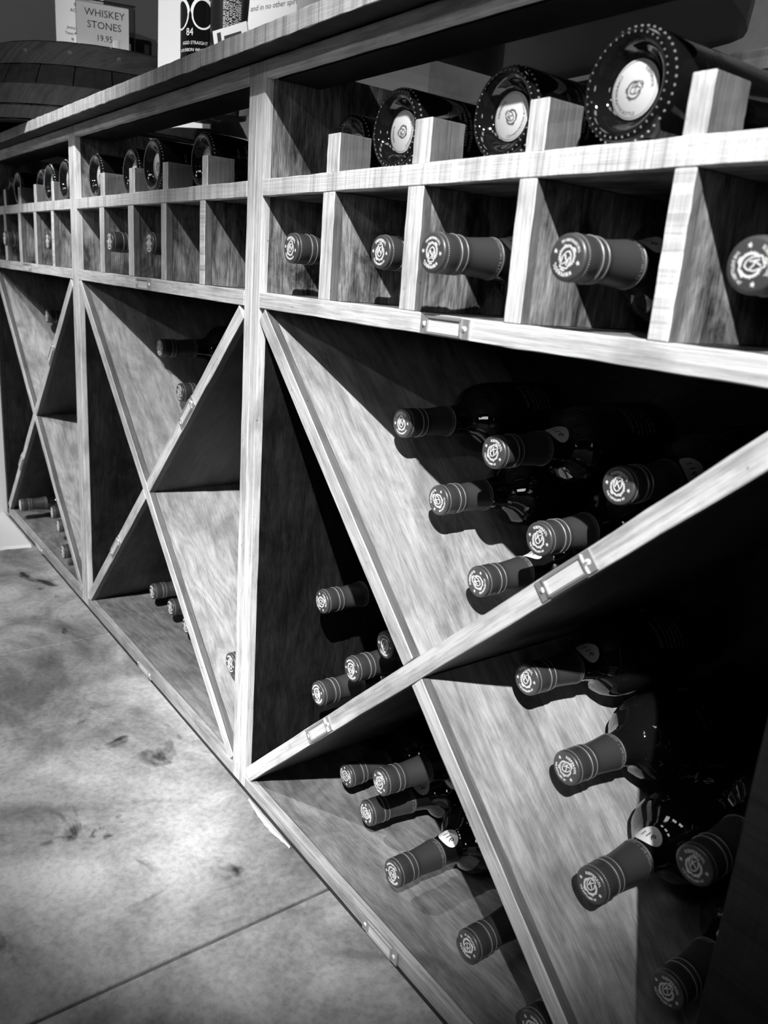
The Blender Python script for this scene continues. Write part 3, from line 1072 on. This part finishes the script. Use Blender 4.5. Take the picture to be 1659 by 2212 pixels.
# whiskey bottle printed with white spectacles
wb = tag(empty('whiskey_bottle', (-.531, .164, GZ + .0005)), 'upright dark whiskey bottle with white spectacles printed on it, on the counter', 'bottle')
bm = lathe([(0, .004), (.028, 0), (.033, .003), (.0345, .008), (.0345, .205), (.032, .222), (.020, .238), (.0145, .250), (.0140, .300), (.0155, .302), (.0155, .318), (0, .318)], 48, 'Z')
link('glass_body', mesh_of(bm, 'glass_body', MAT['glass'], True), wb)
bm = bmesh.new()
va = math.atan2(-.434643 - .166, .823285 + .545)       # the print faces the aisle
R0 = .0348


def wrapb(x, z): return (R0 * math.cos(va + x / R0), R0 * math.sin(va + x / R0), z)


for txt, size, x, z in (('84', .015, -.021, .116), ('AGED STRAIGHT', .0066, -.014, .1035), ('BOURBON WHISKIES', .0066, -.014, .0935), ('750', .008, .0, .075), ('4', .018, -.016, .170), ('g', .022, .006, .172)):
    v, f = glyphs(txt, size)
    add_flat(bm, v, f, lambda a, b: wrapb(x + a * .9, z + b))


def loop(cx, cz, rx, rz, w, w2=None):
    for i in range(28):
        a0, a1 = 2 * math.pi * i / 28, 2 * math.pi * (i + 1) / 28
        q = lambda a, k: (cx + (rx + k * w * (1.9 if math.sin(a) > .2 else 1)) * math.cos(a), cz + (rz + k * w * (1.9 if math.sin(a) > .2 else 1)) * math.sin(a))
        add_flat(bm, [q(a0, 0), q(a0, 1), q(a1, 1), q(a1, 0)], [(0, 1, 2, 3)], wrapb)


loop(.000, .146, .0150, .0190, .0026)
loop(-.040, .146, .0150, .0190, .0026)
vs, fs = stroke([(.017, .150), (.028, .150)], .003)
add_flat(bm, vs, fs, wrapb)
link('bottle_print', mesh_of(bm, 'bottle_print', MAT['paper']), wb)

# round printed tube beside it
tb = tag(empty('spirit_tube', (-.470, .182, GZ + .0005)), 'dark printed cylinder covered in small white text on the counter', 'tube')
bm = lathe([(0, 0), (.0285, 0), (.0295, .001), (.0295, .250), (.0285, .251), (0, .251)], 44, 'Z')
link('tube_body', mesh_of(bm, 'tube_body', MAT['black'], True), tb)
bm = bmesh.new()
vb = math.atan2(-.434643 - .182, .823285 + .470)
R1 = .0298
rows = ['PREMIUM SPIRIT RESTS', 'IN OAK FOR YEARS', 'CELLAR HAND BOTTLED', 'SMALL BATCH WHISKEY', 'SLOW AGED BARRELS', 'THE WHISKEY TRAIL']
for i, t_ in enumerate(rows):
    v, f = glyphs(t_, .0062)
    add_flat(bm, v, f, lambda a, b: (R1 * math.cos(vb + (-.006 + i * .0048 - b) / R1), R1 * math.sin(vb + (-.006 + i * .0048 - b) / R1), .150 + a))
for t_, z in (('DISTILLED AND', .096), ('BLENDED IN', .088), ('TEXAS', .080)):
    v, f = glyphs(t_, .0075)
    add_flat(bm, v, f, lambda a, b: (R1 * math.cos(vb + a / R1), R1 * math.sin(vb + a / R1), z + b))
link('tube_print', mesh_of(bm, 'tube_print', MAT['paper']), tb)


def facing(x, y): return math.atan2(.823285 - x, .434643 + y)


# leaning white leaflet
lf = tag(empty('leaflet', (-.372, .200, GZ), (R(-6), 0, .30)), 'white printed leaflet leaning on the counter right of the dark tube', 'leaflet')
bm = bmesh.new()
bm_box(bm, (0, 0, .105), (.122, .0012, .21))
flat_text(bm, 'and in no other spirit.', .0115, -.006, .149, -.0008)
flat_text(bm, '. . . . . . . . . . . . . . . . . . . . .', .006, -.012, .120, -.0008)
flat_text(bm, 'LES', .024, -.020, .098, -.0012)
link('printed_sheet', mesh_of(bm, 'printed_sheet', [MAT['paper'], MAT['ink']]), lf)
# small picture card
cd = tag(empty('picture_card', (-.365, .150, GZ), (R(-10), R(-14), .66)), 'small tilted picture card on the counter in front of the leaflet', 'card')
bm = bmesh.new()
bm_box(bm, (0, 0, .0585), (.056, .004, .117))
for c, s, mi in (((.004, .088), (.028, .034), 1), ((-.018, .092), (.006, .04), 1), ((.006, .094), (.010, .016), 0), ((.018, .086), (.006, .02), 0)):
    bm_box(bm, (c[0], -.0024, c[1]), (s[0], .0006 + mi * .0002, s[1]), mi)
link('picture_print', mesh_of(bm, 'picture_print', [MAT['paper'], MAT['ink']]), cd)
# white carton at the right of the leaflet
bm = bmesh.new()
bm_box(bm, (0, 0, .13), (.06, .05, .26))
o = tag(link('white_carton', mesh_of(bm, 'white_carton', MAT['whitebox']), None, (-.272, .232, GZ + .0003), (0, 0, .45)), 'plain white carton at the back of the counter right of the leaflet', 'carton')
# black tray on the glass, seen from below above the nearest rack
bm = bmesh.new()
pts = [(.078, .140), (.404, .140), (.408, .165), (.404, .190), (.388, .236), (.374, .262), (.362, .276), (.345, .284), (.310, .290), (.078, .300)]
for z, k in ((0, 1.0), (.022, 1.015)):
    bm.faces.new([bm.verts.new(((x - .24) * k, (y - .22) * k, z)) for x, y in pts])
bm.verts.ensure_lookup_table()
n = len(pts)
for i in range(n):
    j = (i + 1) % n
    bm.faces.new((bm.verts[i], bm.verts[j], bm.verts[n + j], bm.verts[n + i]))
tag(link('black_tray', mesh_of(bm, 'black_tray', MAT['black']), None, (.24, .22, GZ + .0003)), 'black tray with a curved end lying on the glass above the right end', 'tray')
